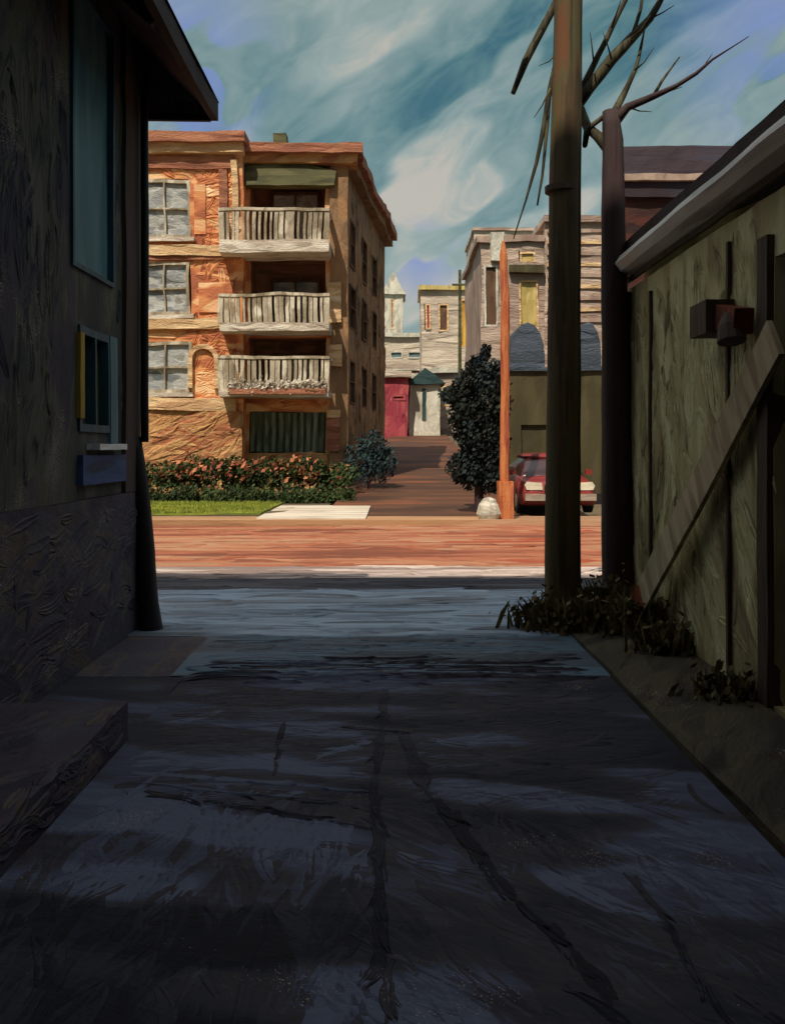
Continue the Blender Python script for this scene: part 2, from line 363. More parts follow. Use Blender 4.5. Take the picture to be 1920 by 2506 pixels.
# dark ledge along the left wall
def sheet(name, pts, z, mat, seg=.35, amp=.012):
    m = MB(True); q = []
    for (a, b) in zip(pts, pts[1:]+pts[:1]):
        for k in range(5): q.append((a[0]+(b[0]-a[0])*k/5+random.uniform(-.035, .035), a[1]+(b[1]-a[1])*k/5+random.uniform(-.03, .03)))
    m.prism(q, lambda u, v, t: Vector((u, v, z-.003+.003*t))); return struct(m.build(name, mat))
t = thing('low_ledge', 'low dark masonry ledge running along the foot of the left building', 'ledge', (-1.9, 2, 0))
MB().box(-2.247, -1.453, -2.4, 5.15, -.05, .20).daubs(lambda u, v, tt: Vector((u, v, .20-tt)), -2.24, -1.46, 1.0, 5.1, 130, .45, .1, 1.2, .006, sp=.3).daubs(
    lambda u, v, tt: Vector((-1.453-tt, u, v)), 1.2, 5.1, .0, .19, 50, .4, .09, .1, .006).build('masonry', 'left_low', t, .014, .3)
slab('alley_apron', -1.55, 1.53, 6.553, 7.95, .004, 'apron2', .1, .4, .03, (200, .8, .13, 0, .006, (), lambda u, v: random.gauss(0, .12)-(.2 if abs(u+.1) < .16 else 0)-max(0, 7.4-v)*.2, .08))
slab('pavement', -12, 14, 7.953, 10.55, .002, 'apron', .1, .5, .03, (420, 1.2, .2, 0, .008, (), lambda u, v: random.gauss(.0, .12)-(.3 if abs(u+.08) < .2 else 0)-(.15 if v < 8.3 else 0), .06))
slab('pavement_edge', -12, 14, 10.553, 11.45, .004, 'apron_dark', .1, .5, .03, (120, 1.2, .14, 0, .008, (), None, .06))
slab('sidewalk', -14, 16, 11.453, 12.55, .01, 'walk', .12, .5, .02, (160, 1.1, .16, 0, .012, (), None, .06))
slab('road', -60, 60, 12.56, 20.4, -.10, 'road', .05, 1.2, .02, (420, 2.2, .34, 0, .015, (), None, .05))
slab('kerb', -60, 60, 20.403, 20.65, .03, 'walk_far', .2, 1.2, .02)
slab('far_sidewalk', -60, 60, 20.653, 22.0, .0, 'walk_far', .14, 1.2, .02)
# side street climbing away
m = MB(); prev = None
for y in [22.01, 24, 26, 28, 31, 34, 38, 42, 46, 50, 55, 60, 68, 75]:
    xl = -1.3+(y-22)*.045; xr = 3.3+(y-22)*.0; z = g(y)-.02
    r = [m.bm.verts.new((xl-.5, y, z)), m.bm.verts.new((xr, y, z))]
    if prev: m.bm.faces.new([prev[0], prev[1], r[1], r[0]])
    prev = r
struct(m.build('side_street', 'side', None, .0, 1.0))
# bank of lawn in front of the block
struct(MB().box(-16, -1.75, 22.003, 30.2, -.1, .02).build('planting_bed', 'ground', None, .03, .8))
lw = MB().box(-16, -3.1, 22.05, 26.4, .022, .07).build('lawn', 'lawn', None, .03, .5); struct(lw)
m = MB()
for _ in range(9000):
    x = random.uniform(-8.2, -3.12); y = random.uniform(22.06, 26.3); h = random.uniform(.04, .10); a = random.uniform(0, 6.28); dx, dy = math.cos(a)*.02, math.sin(a)*.02
    m.poly([(x-dx, y-dy, .06), (x+dx, y+dy, .06), (x+random.uniform(-.04,.04), y, .06+h)])
o = m.build('grass', 'grassblade'); o['kind'] = 'stuff'; o['label'] = 'short yellow green grass of the lawn strip'; o['category'] = 'grass'
slab('driveway', -3.05, -.6, 20.9, 25.6, .035, 'drive', .06, .6, .03)
slab('left_gutter', -2.24, -1.453, 5.153, 6.55, -.004, 'alley', .1, .3, .012)
slab('left_gutter', -2.24, -1.553, 6.553, 7.95, -.002, 'left_low', .1, .3, .012)
slab('weedy_verge', 1.533, 2.30, -2.4, 9.6, .03, 'verge', .14, .3, .04)

# ------------------------------------------------------------------ the brick apartment block
D = 30.0
t = thing('brick_apartment_block', 'sunlit orange brick apartment block with white balconies across the street', 'building', (-6, 30, 0))
YL = 29.4
X = lambda p, d=D: PX(p, d); Z = lambda p, d=D: PZ(p, d)
xl0 = -14.0
colsL = [(300, 408)]
rows = [(508, 383), (674, 562), (840, 733)]
fl = lambda u, z, t: Vector((u, YL+t, z))
fr = lambda u, z, t: Vector((u, D+t, z))
holesL = []; winsL = []
for c in [(296, 408), (96, 208), (-104, 8)]:
    for r in rows:
        h = (PX(c[0], YL), PX(c[1], YL), PZ(r[0], YL), PZ(r[1], YL)); holesL.append(h); winsL.append(h)
MB().wall(xl0, PX(520, YL), -.1, PZ(322, YL), holesL, lambda u, z, t: fl(u, z, t*.35)).daubs(fl, PX(290, YL), PX(518, YL), PZ(880, YL), PZ(335, YL), 150, 1.15, .36, 0, .03, holesL, sp=.32).daubs(
    fl, PX(400, YL), PX(518, YL), PZ(880, YL), PZ(335, YL), 40, .9, .26, 1.35, .035, holesL, sp=.3).build('wall', 'brick', t, .05, .8)
for h in winsL: window(t, fl, *h, fr='rail', gl='glass', amp=.07, fw=.10, bars=(1,1), sill='white', seg=.5, d=.12)
# return of the projecting left part
MB().box(PX(520, YL)-.25, PX(520, YL)+.003, YL+.352, 30.3, -.1, PZ(322, YL)-.01).build('wall_return', 'brick', t, .05, .8)
xr0, xr1 = PX(521, D)+.003, PX(737, D)
bal = [(353, 515), (550, 692), (722, 838), (882, 970)]
holes = [(X(534), X(697), Z(b), Z(a)) for a, b in bal]
MB().wall(xr0, xr1, -.1, Z(345), holes, lambda u, z, t: fr(u, z, t*.3)).daubs(fr, xr0, xr1, .2, Z(350), 80, .8, .26, 0, .03, holes, sp=.5).build('wall', 'brick', t, .05, .8)
# recesses behind the balconies
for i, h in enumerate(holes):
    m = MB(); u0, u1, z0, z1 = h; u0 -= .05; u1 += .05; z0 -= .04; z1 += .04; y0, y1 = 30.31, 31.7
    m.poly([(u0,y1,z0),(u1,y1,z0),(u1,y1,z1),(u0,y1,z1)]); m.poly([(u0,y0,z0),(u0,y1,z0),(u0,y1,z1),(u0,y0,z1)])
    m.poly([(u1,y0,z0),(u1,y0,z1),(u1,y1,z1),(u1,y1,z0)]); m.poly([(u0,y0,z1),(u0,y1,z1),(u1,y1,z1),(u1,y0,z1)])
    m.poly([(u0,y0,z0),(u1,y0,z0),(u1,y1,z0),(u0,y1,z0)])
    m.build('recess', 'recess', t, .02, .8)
    f2 = lambda u, z, tt: Vector((u, 31.5+tt, z))
    if i < 3: window(t, f2, u0+.55, u1-.35, z0+.1, z1-.5, fr='brownshut', gl='glass', amp=.04, fw=.09, bars=(1,0), d=.1)
# ground floor grille
m = MB(); u0, u1, z0, z1 = holes[3]
for k in range(11):
    x = u0+(u1-u0)*(k+.5)/11; m.box(x-.06, x+.06, 29.96, 30.06, z0+.02, z1-.02)
m.box(u0, u1, 30.08, 30.13, z0+.02, z1-.02)
m.build('grille', 'door_green', t, .04, .5)
# top awning
m = MB(); n = 10; u0, u1, z0, z1 = holes[0]; arc = [(u0-.1, z1-.75)]
for k in range(n+1):
    a = k/n; arc.append((u0-.1+(u1-u0+.45)*a, z1-.02+.18*math.sin(math.pi*a)-.25*a))
arc.append((u1+.3, z1-.75))
m.prism(arc, lambda u, v, tt: Vector((u, 29.8+.45*tt-.25*(z1-v), v)))
m.build('awning', 'olive', t, .03, .4)
# balcony slabs and rails
for i, (a, b) in enumerate(((513, 540), (690, 708), (836, 850))):
    sx0, sx1 = PX(470, 28.7), PX(704, 28.7)
    MB().box(sx0, sx1, 28.6, 30.05, PZ(b, 28.6), PZ(a, 28.6)).build('balcony_slab', 'white', t, .05, .5)
    zt = PZ((452, 634, 768)[i], 28.7); zb = PZ(a, 28.6)
    m = MB(); nb = 19
    for k in range(nb+1):
        x = sx0+.06+(sx1-sx0-.12)*k/nb+random.uniform(-.03, .03)*(0 < k < nb); w = random.uniform(.03, .075) if k not in (0, nb) else .08
        m.box(x-w, x+w, 28.66, 28.74, zb-.02, zt+.02)
    for k in range(1, 5):
        for x in (sx0+.06, sx1-.06): m.box(x-.035, x+.035, 28.7+k*.14, 28.76+k*.14, zb-.02, zt)
    m.box(sx0-.02, sx1+.02, 28.63, 28.77, zt, zt+.09)
    m.box(sx0-.02, sx0+.12, 28.772, 29.38, zt, zt+.09); m.box(sx1-.12, sx1+.02, 28.772, 30.02, zt, zt+.09)
    m.build('railing', 'rail', t, .06, .3)
# planter of blossom on the third balcony
# right pier and slanting side wall
c0 = Vector((xr1, D, 0)); c1 = Vector((-.35, 41.5, 0)); sd = (c1-c0); SL = sd.length; sd.normalize(); sn = Vector((sd.y, -sd.x, 0))
fs = lambda u, z, tt: c0+sd*u-sn*tt+Vector((0,0,z))
def at_side(px):                       # distance along the side wall seen at px
    k = (px-CX)/F; return (c0.x-k*c0.y)/(k*sd.y-sd.x)
sh = []
for (a, b, ya, yb) in ((752, 786, 484, 585), (752, 786, 585, 690), (752, 786, 770, 860)):
    ua, ub = at_side(a), at_side(b); dm = c0.y+sd.y*(ua+ub)/2
    sh.append((ua, ub, PZ(yb, dm), PZ(ya, dm)))
sh2 = []
zs_ = [(1.2, 3.0), (5.1, 6.9), (7.9, 9.7)]
zs_ = [(3.1, 4.6), (5.6, 7.1), (7.7, 9.3)]
for (za, zb) in zs_:
    sh2 += [(1.2, 2.4, za, zb), (4.2, 5.4, za, zb), (7.2, 8.4, za, zb)]
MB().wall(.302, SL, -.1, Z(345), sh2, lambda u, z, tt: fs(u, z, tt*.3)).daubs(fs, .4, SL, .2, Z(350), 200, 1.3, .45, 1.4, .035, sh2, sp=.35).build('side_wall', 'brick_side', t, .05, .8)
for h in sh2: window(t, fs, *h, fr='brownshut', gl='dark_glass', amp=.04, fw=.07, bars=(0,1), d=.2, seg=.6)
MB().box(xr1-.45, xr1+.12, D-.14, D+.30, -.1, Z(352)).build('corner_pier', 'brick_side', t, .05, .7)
for (ya, yb) in ((605, 690), (738, 785), (880, 895)):
    MB().box(X(703), X(731), D-.26, D-.142, Z(yb), Z(ya)).build('panel', 'trim_cream', t, .06, .3)
MB().box(X(700), X(728), D-.24, D-.142, Z(965), Z(897)).build('panel', 'trim_red', t, .05, .3)
# back walls close the volume
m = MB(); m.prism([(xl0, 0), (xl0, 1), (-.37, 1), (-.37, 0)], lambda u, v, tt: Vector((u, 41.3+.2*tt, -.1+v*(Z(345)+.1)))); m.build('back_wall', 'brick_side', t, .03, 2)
MB().box(xl0-.2, xl0-.003, YL, 41.5, -.1, Z(345)).build('end_wall', 'brick', t, .03, 2)
# roofs, cornices
m = MB(); m.prism([(xl0, 29.6), (xr1-.1, 29.95), (-.45, 41.3), (xl0, 41.3)], lambda u, v, tt: Vector((u, v, Z(345)-.2+.35*tt))); m.build('roof', 'roof_tar', t, .03, 2)
xe = PX(526, 29)
MB().box(xl0-.3, xe, 28.95, 30.6, PZ(303, 29), PZ(281, 29)).build('cornice', 'trim_red', t, .06, .6)
MB().box(xl0-.3, xe-.08, 29.12, 30.3, PZ(325, 29.1), PZ(303.4, 29.1)).build('cornice', 'trim_cream', t, .06, .6)
zc0, zc1 = Z(350)-.003, Z(318)
MB().box(X(523), xr1+.60, D-.55, D+.4, PZ(326, 29.5), PZ(306, 29.5)).build('cornice', 'trim_red', t, .06, .6)
MB().box(X(523), xr1+.42, D-.35, D+.4, PZ(346, 29.6), PZ(326.5, 29.6)).build('cornice', 'brick_base', t, .06, .6)
for off, za, zb, mt in ((.55, PZ(326, 29.5), PZ(306, 29.5), 'trim_red'), (.35, PZ(346, 29.6), PZ(326.5, 29.6), 'brick_side')):
    m = MB(); m.prism([(.45, za), (SL+.3, za), (SL+.3, zb), (.45, zb)], lambda u, z, tt: fs(u, z-.004, -off*(.75+.25*math.sin(u*1.7))+tt*(off+.3))); m.build('cornice', mt, t, .13, .4)
MB().box(X(577), X(606), 31, 31.5, Z(330), PZ(284, 31)).build('chimney', 'olive', t, .05, .3)
# brickwork relief on the left part
def relief(a, b, ya, yb, mat='trim_cream', out=.12, amp=.05):
    MB().box(PX(a, YL), PX(b, YL), YL-out, YL-.002, PZ(yb, YL), PZ(ya, YL)).build('string_course', mat, t, amp, .4)
relief(-93, 486, 526, 548, 'trim_cream', .18, .06); relief(-93, 478, 684, 706, 'trim_cream', .16, .06); relief(-93, 505, 852, 878, 'trim_cream', .16, .08)
relief(300, 505, 336, 362, 'trim_red', .1); relief(470, 487, 364, 455, 'trim_red', .12); relief(497, 510, 345, 450, 'trim_cream', .14); relief(418, 442, 395, 500, 'brick', .06)
relief(-93, 512, 549, 556, 'trim_red', .1); relief(425, 500, 605, 668, 'brick', .06)
# arched surround at the third floor
for cx_, r_ in ((437, 33),):
    m = MB(); cxw = PX(cx_, YL); zz = PZ(770, YL); ro, ri = r_*.0147, (r_-10)*.0147
    pts = [(cxw-ro, PZ(832, YL))]+[(cxw-ro*math.cos(a), zz+ro*math.sin(a)) for a in [math.pi*k/10 for k in range(11)]]+[(cxw+ro, PZ(832, YL)), (cxw+ri, PZ(832, YL))]
    pts += [(cxw+ri*math.cos(a), zz+ri*math.sin(a)) for a in [math.pi*k/10 for k in range(11)]]+[(cxw-ri, PZ(832, YL))]
    m.prism(pts, lambda u, v, tt: Vector((u, YL-.14+.138*tt, v))); m.build('arch', 'trim_cream', t, .03, .3)
# rough plinth
MB().box(xl0, PX(519, YL), YL-.10, YL-.004, -.1, PZ(880, YL)).daubs(lambda u, z, tt: fl(u, z, tt-.1), PX(300, YL), PX(519, YL), .3, PZ(880, YL), 60, 1.5, .5, .25, .03, sp=.35).build('plinth', 'brick_base', t, .07, .4)
MB().box(X(524), X(699), D-.1, D-.004, -.1, Z(972)).build('plinth', 'brick_base', t, .07, .4)

# blossom boxes on the balconies
for i, (a, b, y0, lab) in enumerate(((490, 698, 836, 'row of white and pink blossoms along the lowest white balcony'),)):
    m = MB(); x0, x1 = PX(a, 28.6), PX(b, 28.6); zz = PZ(y0, 28.6)
    m.leaves(lambda: (random.uniform(x0, x1), random.gauss(28.52, .06), zz+random.gauss(.12, .09)), 1100, .06)
    o = thing('flower_box', lab, 'flowers', ((x0+x1)/2, 28.5, zz))
    m.build('blossom', 'white', o)
    MB().box(x0, x1, 28.42, 28.59, zz-.12, zz+.04).build('trough', 'trim_red', o, .02, .3)

# bushes along the block
def bush(px, D_, w, h, label, mat='hedge', fl=0, group=None, name='bush', n=1500, size=.06):
    x = PX(px, D_); z0 = g(D_)
    o = thing(name, label, 'bush', (x, D_, z0), group)
    lob = [(random.uniform(-.5, .5)*w, random.uniform(-.35, .35)*w, random.uniform(.3, .8)*h, random.uniform(.25, .4)) for _ in range(9)]
    def f():
        l = random.choice(lob); d = Vector((random.gauss(0,1), random.gauss(0,1), random.gauss(0,1))).normalized()*random.uniform(.4, 1)**.5
        return (x+l[0]+d.x*w*l[3], D_+l[1]+d.y*w*l[3], max(z0+.02, z0+l[2]+d.z*h*l[3]*.9))
    MB().leaves(f, n, size).build('foliage', mat, o)
    m = MB()
    for k in range(4):
        l = lob[k]; m.tube([(x, D_, z0-.05), (x+l[0]*.5, D_+l[1]*.5, z0+l[2]*.5), (x+l[0], D_+l[1], z0+l[2])], [.03, .02, .01], 5)
    m.build('stem', 'bark', o)
    if fl: MB().leaves(lambda: (lambda q: (q[0], q[1]-.12, q[2]+.05))(f()), fl, size*1.5).build('blossom', 'flower', o)
    return o
bl = [(335, 1.1, 1.0, 60, 'low dark bush beside the left wall corner'), (385, 1.2, 1.15, 220, 'orange flowering bush under the lower left window of the block'),
      (440, 1.2, 1.2, 340, 'broad bush thick with orange flowers below the arched panel'), (500, 1.1, 1.15, 200, 'flowering bush at the inner corner of the block'),
      (555, 1.0, 1.1, 160, 'sparsely flowering bush below the left end of the green grille'), (610, 1.1, 1.25, 300, 'bush with a tall red flower cluster below the green grille'),
      (665, 1.0, 1.2, 260, 'orange blossoming bush below the right end of the green grille'), (715, 1.0, 1.1, 60, 'mostly leafy dark bush before the corner pier of the block')]
for p, w, h, f_, lab in bl: bush(p, 28.1, w, h*.9, lab, 'hedge', int(f_*.55), 'bushes in front of the brick block', name='flowering_bush')
bush(785, 29.6, 1.3, 1.75, 'rounded dark teal bush at the right corner of the brick block', 'tealbush', 0, n=1800)
hx = [(-8.0, -5.6), (-5.5, -3.4), (-3.3, -1.1)]
for (a, b), lab in zip(hx, ('low dark green hedge at the left end of the lawn', 'low dark green hedge behind the middle of the lawn', 'low dark hedge behind the white driveway')):
    o = thing('hedge', lab, 'hedge', ((a+b)/2, 27.0, 0), 'low hedges behind the lawn')
    MB().leaves(lambda: (random.uniform(a, b), random.gauss(26.95, .18), abs(random.gauss(.0, .2))+.05), 2600, .05).build('foliage', 'hedge', o)
    for k in range(6): x = a+(b-a)*(k+.5)/6; MB().tube([(x, 27, -.05), (x+.05, 27, .3)], [.02, .01], 5).build('stem', 'bark', o)

# ------------------------------------------------------------------ left building beside the alley
WX, WY, EZ, EI = -2.28, 8.3, 4.62, 5.22
t = thing('dark_corner_building', 'dark shaded building with deep eaves on the left of the alley', 'building', (-6, 4, 0))
fw_ = lambda u, z, tt: Vector((WX-tt, u, z))       # wall facing the alley, u along y
wA = (6.76, 7.50, 1.72, 2.50); wB = (6.62, 7.62, 2.90, 4.98); wC = (2.0, 3.0, 1.62, 2.9)
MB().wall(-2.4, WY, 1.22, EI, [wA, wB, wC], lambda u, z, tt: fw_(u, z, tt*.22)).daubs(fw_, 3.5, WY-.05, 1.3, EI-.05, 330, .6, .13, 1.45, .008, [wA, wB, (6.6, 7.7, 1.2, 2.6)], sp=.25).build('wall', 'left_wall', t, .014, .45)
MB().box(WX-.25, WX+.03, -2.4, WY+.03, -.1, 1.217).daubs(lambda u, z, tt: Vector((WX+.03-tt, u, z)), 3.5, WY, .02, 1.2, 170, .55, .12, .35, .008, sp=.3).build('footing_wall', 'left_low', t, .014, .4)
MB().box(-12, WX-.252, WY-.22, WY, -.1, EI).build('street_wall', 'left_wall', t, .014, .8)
MB().box(WX-.12, WX+.035, WY-.42, WY+.035, 1.22, EI-.04).build('corner_board', 'corner', t, .014, .3)
w = window(t, fw_, *wA, fr='teal_edge', gl='olive_pane', amp=.006, fw=.06, bars=(1,0), seg=.25, d=.1, prot=-.02)
MB().box(WX-.04, WX+.035, wA[0]-.03, wA[0]+.06, wA[2]+.10, wA[3]-.06).build('jamb', 'yellow', t, .008, .1, parent=w)
MB().box(WX-.03, WX+.026, wA[1]-.02, wA[1]+.17, wA[2]-.08, wA[3]).build('shutter', 'teal', t, .006, .2, parent=w)
MB().box(WX-.02, WX+.10, wA[0]+.2, wA[1]+.17, wA[2]-.13, wA[2]-.085).build('sill', 'sill', t, .008, .1, parent=w)
MB().box(WX-.01, WX+.045, 6.75, 7.85, 1.33, 1.55).build('blue_board', 'bluepanel', t, .01, .2)
w = window(t, fw_, *wB, fr='teal_edge', gl='teal', amp=.006, fw=.04, bars=(0,0), seg=.3, d=.05, prot=-.02)
window(t, fw_, *wC, fr='corner', gl='dark_glass', amp=.006, fw=.07, bars=(1,1), seg=.3)
ex, ey = PX(455, 8.5), 8.52
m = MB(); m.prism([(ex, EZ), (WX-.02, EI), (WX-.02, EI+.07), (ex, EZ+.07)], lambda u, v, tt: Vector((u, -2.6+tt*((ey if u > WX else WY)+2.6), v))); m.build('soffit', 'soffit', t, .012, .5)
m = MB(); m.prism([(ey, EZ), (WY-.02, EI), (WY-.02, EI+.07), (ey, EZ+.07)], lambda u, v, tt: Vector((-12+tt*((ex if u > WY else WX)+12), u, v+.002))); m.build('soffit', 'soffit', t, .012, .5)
MB().box(ex-.03, ex+.035, -2.6, ey+.02, EZ-.03, EZ+.14).build('fascia', 'roof_dark', t, .014, .3)
MB().box(-12, ex-.032, ey-.01, ey+.035, EZ-.035, EZ+.14).build('fascia', 'roof_dark', t, .014, .3)
m = MB(); zr = EZ+.15; k = .83
m.poly([(ex+.05, -2.6, zr), (ex+.05, ey+.06, zr), (ex-3.95, ey-3.94, zr+4*k), (ex-3.95, -2.6, zr+4*k)])
m.poly([(ex+.05, ey+.06, zr), (-12, ey+.06, zr), (-12, ey-3.94, zr+4*k), (ex-3.95, ey-3.94, zr+4*k)])
m.poly([(ex-3.95, ey-3.94, zr+4*k), (-12, ey-3.94, zr+4*k), (-12, -2.6, zr+4*k), (ex-3.95, -2.6, zr+4*k)])
m.build('roof', 'roof_dark', t, .01, .8)
for y in (1.5, 3.2, 4.9, 6.6):
    MB().bar((WX+.02, y, EI-.09), (ex-.04, y, EZ-.005), .06, .09).build('rafter', 'soffit', t, .008, .2)
MB().box(-12.2, -12.003, -2.4, WY, -.1, EZ).build('end_wall', 'left_wall', t)
t = thing('corner_shade_pipe', 'black flared pipe form standing in for the shade at the left wall corner', 'corner_shade_pipe', (WX+.1, WY-.02, 0))  # black form added in place of the shade at the wall corner
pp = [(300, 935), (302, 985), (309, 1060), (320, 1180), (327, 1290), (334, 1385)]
MB().tube([Vector((PX(a, 8.3)-.03, 8.26, PZ(b, 8.3))) for a, b in pp], [.045, .07, .085, .09, .095, .12], 12).build('shade_boot', 'pipe', t, .012, .2, True)
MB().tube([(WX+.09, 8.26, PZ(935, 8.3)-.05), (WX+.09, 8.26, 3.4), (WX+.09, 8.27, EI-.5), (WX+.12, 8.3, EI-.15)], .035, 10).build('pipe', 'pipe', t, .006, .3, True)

# ------------------------------------------------------------------ right shed
SX, SY = 2.30, 9.15
t = thing('boarded_shed', 'olive boarded shed with a thick grey gutter on the right of the alley', 'shed', (4, 5, 0))
fz = lambda u, z, tt: Vector((SX+tt, u, z))
door = (3.6, 5.64, .05, 2.75)
MB().wall(-2.4, SY, -.1, 3.15, [door], lambda u, z, tt: fz(u, z, tt*.15)).daubs(fz, 4, SY, .02, 3.1, 420, .65, .13, lambda u, v: 1.55 if u > 7.6 else (.95 if v < 1.2 else 1.3), .008, [door], lambda u, v: random.gauss(.03, .13)+(.1 if 1 < v < 2.6 and u > 6.6 else -.03), .3).build('wall', 'shed', t, .014, .4)
MB().box(SX+.152, 6.5, SY-.15, SY, -.1, 3.15).build('street_wall', 'shed', t, .014, .8)
for u in (8.29, 6.35, 2.6, 1.2):
    MB().box(SX-.03, SX-.002, u-.02, u+.02, .0, 3.0).build('batten', 'shed_dark', t, .010, .3)
MB().box(SX-.045, SX-.002, SY-.12, SY+.02, 0, 3.12).build('corner_board', 'shed_dark', t, .012, .3)
MB().box(SX-.04, SX+.14, 5.645, 5.80, 0, 2.9).build('door_post', 'shed_dark', t, .012, .3)
d_ = MB().box(SX+.06, SX+.12, 3.62, 5.62, .06, 2.73).build('door', 'shed_dark', t, .01, .5)
MB().tube([(SX+.03, 5.4, 1.0), (SX-.01, 5.4, 1.0), (SX-.01, 5.4, 1.2), (SX+.03, 5.4, 1.2)], .012, 6).build('handle', 'rust', t, parent=d_)
gx = PX(1318, 9.25); gz = PZ(576, 9.25)
MB().box(gx+.06, SX+.0, -2.5, 9.28, gz-.17, gz-.12).build('soffit', 'shed_dark', t, .01, .4)
pts = []
m = MB(); prof = [(gx+.04, gz+.09), (gx-.05, gz+.06), (gx-.10, gz-.02), (gx-.05, gz-.09), (gx+.06, gz-.11), (gx+.14, gz-.08), (gx+.14, gz+.09)]
m.prism(prof, lambda u, v, tt: Vector((u, -2.6+(9.32+2.6)*tt, v))); m.build('gutter', 'gutter', t, .012, .35)
m = MB(); rf = [(gx+.02, gz+.095), (gx+.02, gz+.21), (5, gz+1.35), (7, gz+.6), (7, gz+.5), (5, gz+1.2)]
m.prism(rf, lambda u, v, tt: Vector((u, -2.6+(9.42+2.6)*tt, v))); m.build('roof', 'roof_dark', t, .015, .5)
# gable end under roof
m = MB(); m.prism([(SX+.16, 3.15), (6.5, 3.15), (6.5, gz+.6), (5, gz+1.15), (SX+.16, gz+.2)], lambda u, v, tt: Vector((u, SY-.15+.14*tt, v))); m.build('gable', 'shed', t, .01, .6)
t = thing('leaning_plank', 'long weathered plank leaning along the olive shed wall', 'plank', (2.15, 8.5, 0))
MB().bar((2.10, 8.2, .12), (2.235, 5.45, 2.25), .035, .27, up=(0,.4,1)).build('board', 'plank', t, .01, .25)
MB().bar((2.085, 8.28, .0), (2.10, 7.9, .36), .05, .22, up=(0,.4,1)).build('rusty_foot', 'rust', t, .012, .12)
t = thing('wall_box', 'dark rusty lamp box mounted high on the olive shed wall', 'lamp', (2.2, 6.1, 2.4))
MB().box(2.10, 2.295, 6.25, 6.60, 2.38, 2.60).build('housing', 'shed_dark', t, .012, .1)
MB().bar((2.22, 6.26, 2.48), (2.2, 5.85, 2.40), .12, .16).build('arm', 'rust', t, .01, .1)
MB().tube([(2.15, 5.98, 2.46), (2.15, 5.95, 2.38), (2.15, 5.92, 2.28)], [.04, .075, .09], 10).build('shade', 'shed_dark', t, .008)

# ------------------------------------------------------------------ utility pole
t = thing('utility_pole', 'tall thick wooden utility pole standing at the right of the alley mouth', 'pole', (PX(1203, 8.65), 8.65, 0))
pp = [(1203,1345,.175),(1204,1200,.165),(1205,1000,.16),(1207,700,.152),(1210,400,.145),(1214,200,.138),(1216,0,.130),(1218,-250,.125)]
MB().tube([P(a, b, 8.65) for a, b, r in pp], [r for a, b, r in pp], 20, .03).build('shaft', 'pole', t, .008, .3, True)
MB().tube([P(1237, 1340, 8.55), P(1239, 800, 8.56), P(1240, 330, 8.57), P(1243, -200, 8.58)], .012, 6).build('ground_wire', 'twig', t)
MB().tube([P(1203, 412, 8.65), P(1203, 400, 8.65)], [.162, .162], 16).build('band', 'shed_dark', t)
top = P(1218, -235, 8.65)
MB().box(top.x-1.1, top.x+1.1, top.y-.2, top.y-.1, top.z-.35, top.z-.22).build('crossarm', 'pole', t)
# ------------------------------------------------------------------ bare tree behind it
DT = 9.0
t = thing('bare_tree', 'dark bare tree with thin forking branches just behind the utility pole', 'tree', (PX(1320, DT), DT, 0))
def PT(l): return [P(a, b, DT+dd) for a, b, dd, r in l], [r*DT/F for a, b, dd, r in l]
tr = [(1335,1330,0,44),(1325,1240,0,36),(1319,1000,0,31),(1315,700,0,28),(1313,450,0,26),(1311,300,0,23),(1309,238,0,18)]
MB().tube(*PT(tr), 14, .05).build('trunk', 'bark', t, .012, .25, True)
br = [[(1312,262,0,14),(1345,228,-.05,9),(1400,205,-.1,7),(1450,182,-.15,5),(1490,158,-.2,4),(1525,128,-.2,2.5),(1600,80,-.2,1)],
      [(1312,335,0,14),(1280,290,.05,12),(1258,272,.1,11),(1232,215,.2,12),(1222,120,.25,11),(1226,20,.3,9),(1240,-90,.3,6)],
      [(1236,228,.2,11),(1262,190,.15,13),(1310,128,.1,12),(1352,82,.05,10),(1392,40,0,8),(1425,-20,0,6),(1450,-80,0,4)],
      [(1240,205,.2,8),(1272,140,.2,7),(1310,60,.2,6),(1345,-10,.2,5),(1370,-70,.2,3)],
      [(1224,60,.25,7),(1195,110,.2,6),(1178,190,.2,6),(1164,270,.2,5),(1148,350,.2,4),(1125,430,.2,2.5),(1098,512,.2,1.2)],
      [(1230,-60,.3,9),(1195,-5,.3,9),(1160,60,.3,9),(1125,130,.3,9),(1098,200,.3,5)],
      [(1178,190,.2,4),(1168,300,.2,4),(1160,380,.15,3),(1150,440,.15,2)],
      [(1310,255,0,9),(1335,205,.1,7),(1360,150,.1,5),(1372,100,.1,3),(1380,60,.1,1.5)],
      [(1400,205,-.1,4),(1420,170,-.1,3),(1455,120,-.1,1.5)],
      [(1352,82,.05,5),(1372,20,.05,4),(1380,-50,.05,2)],
      [(1258,272,.1,7),(1252,310,.1,6),(1258,275,.05,6),(1300,245,0,5)]]
for (x, y, dx, dy) in ((1400,205,60,-20),(1480,165,45,-50),(1310,128,-20,-60),(1352,82,40,-50),(1392,40,50,-30),(1345,228,50,10),(1178,190,-35,60),(1195,110,-40,30),(1160,60,-30,70),(1360,150,40,-50),(1272,140,-10,-70),(1310,60,20,-60)):
    br.append([(x,y,0,2.2),(x+dx*.5,y+dy*.5+random.uniform(-8,8),-.05,1.4),(x+dx,y+dy,-.1,.7)])
for i, b in enumerate(br): MB().tube(*PT(b), 8, .12).build('branch', 'twig' if i else 'bark', t, .012, .2, True)
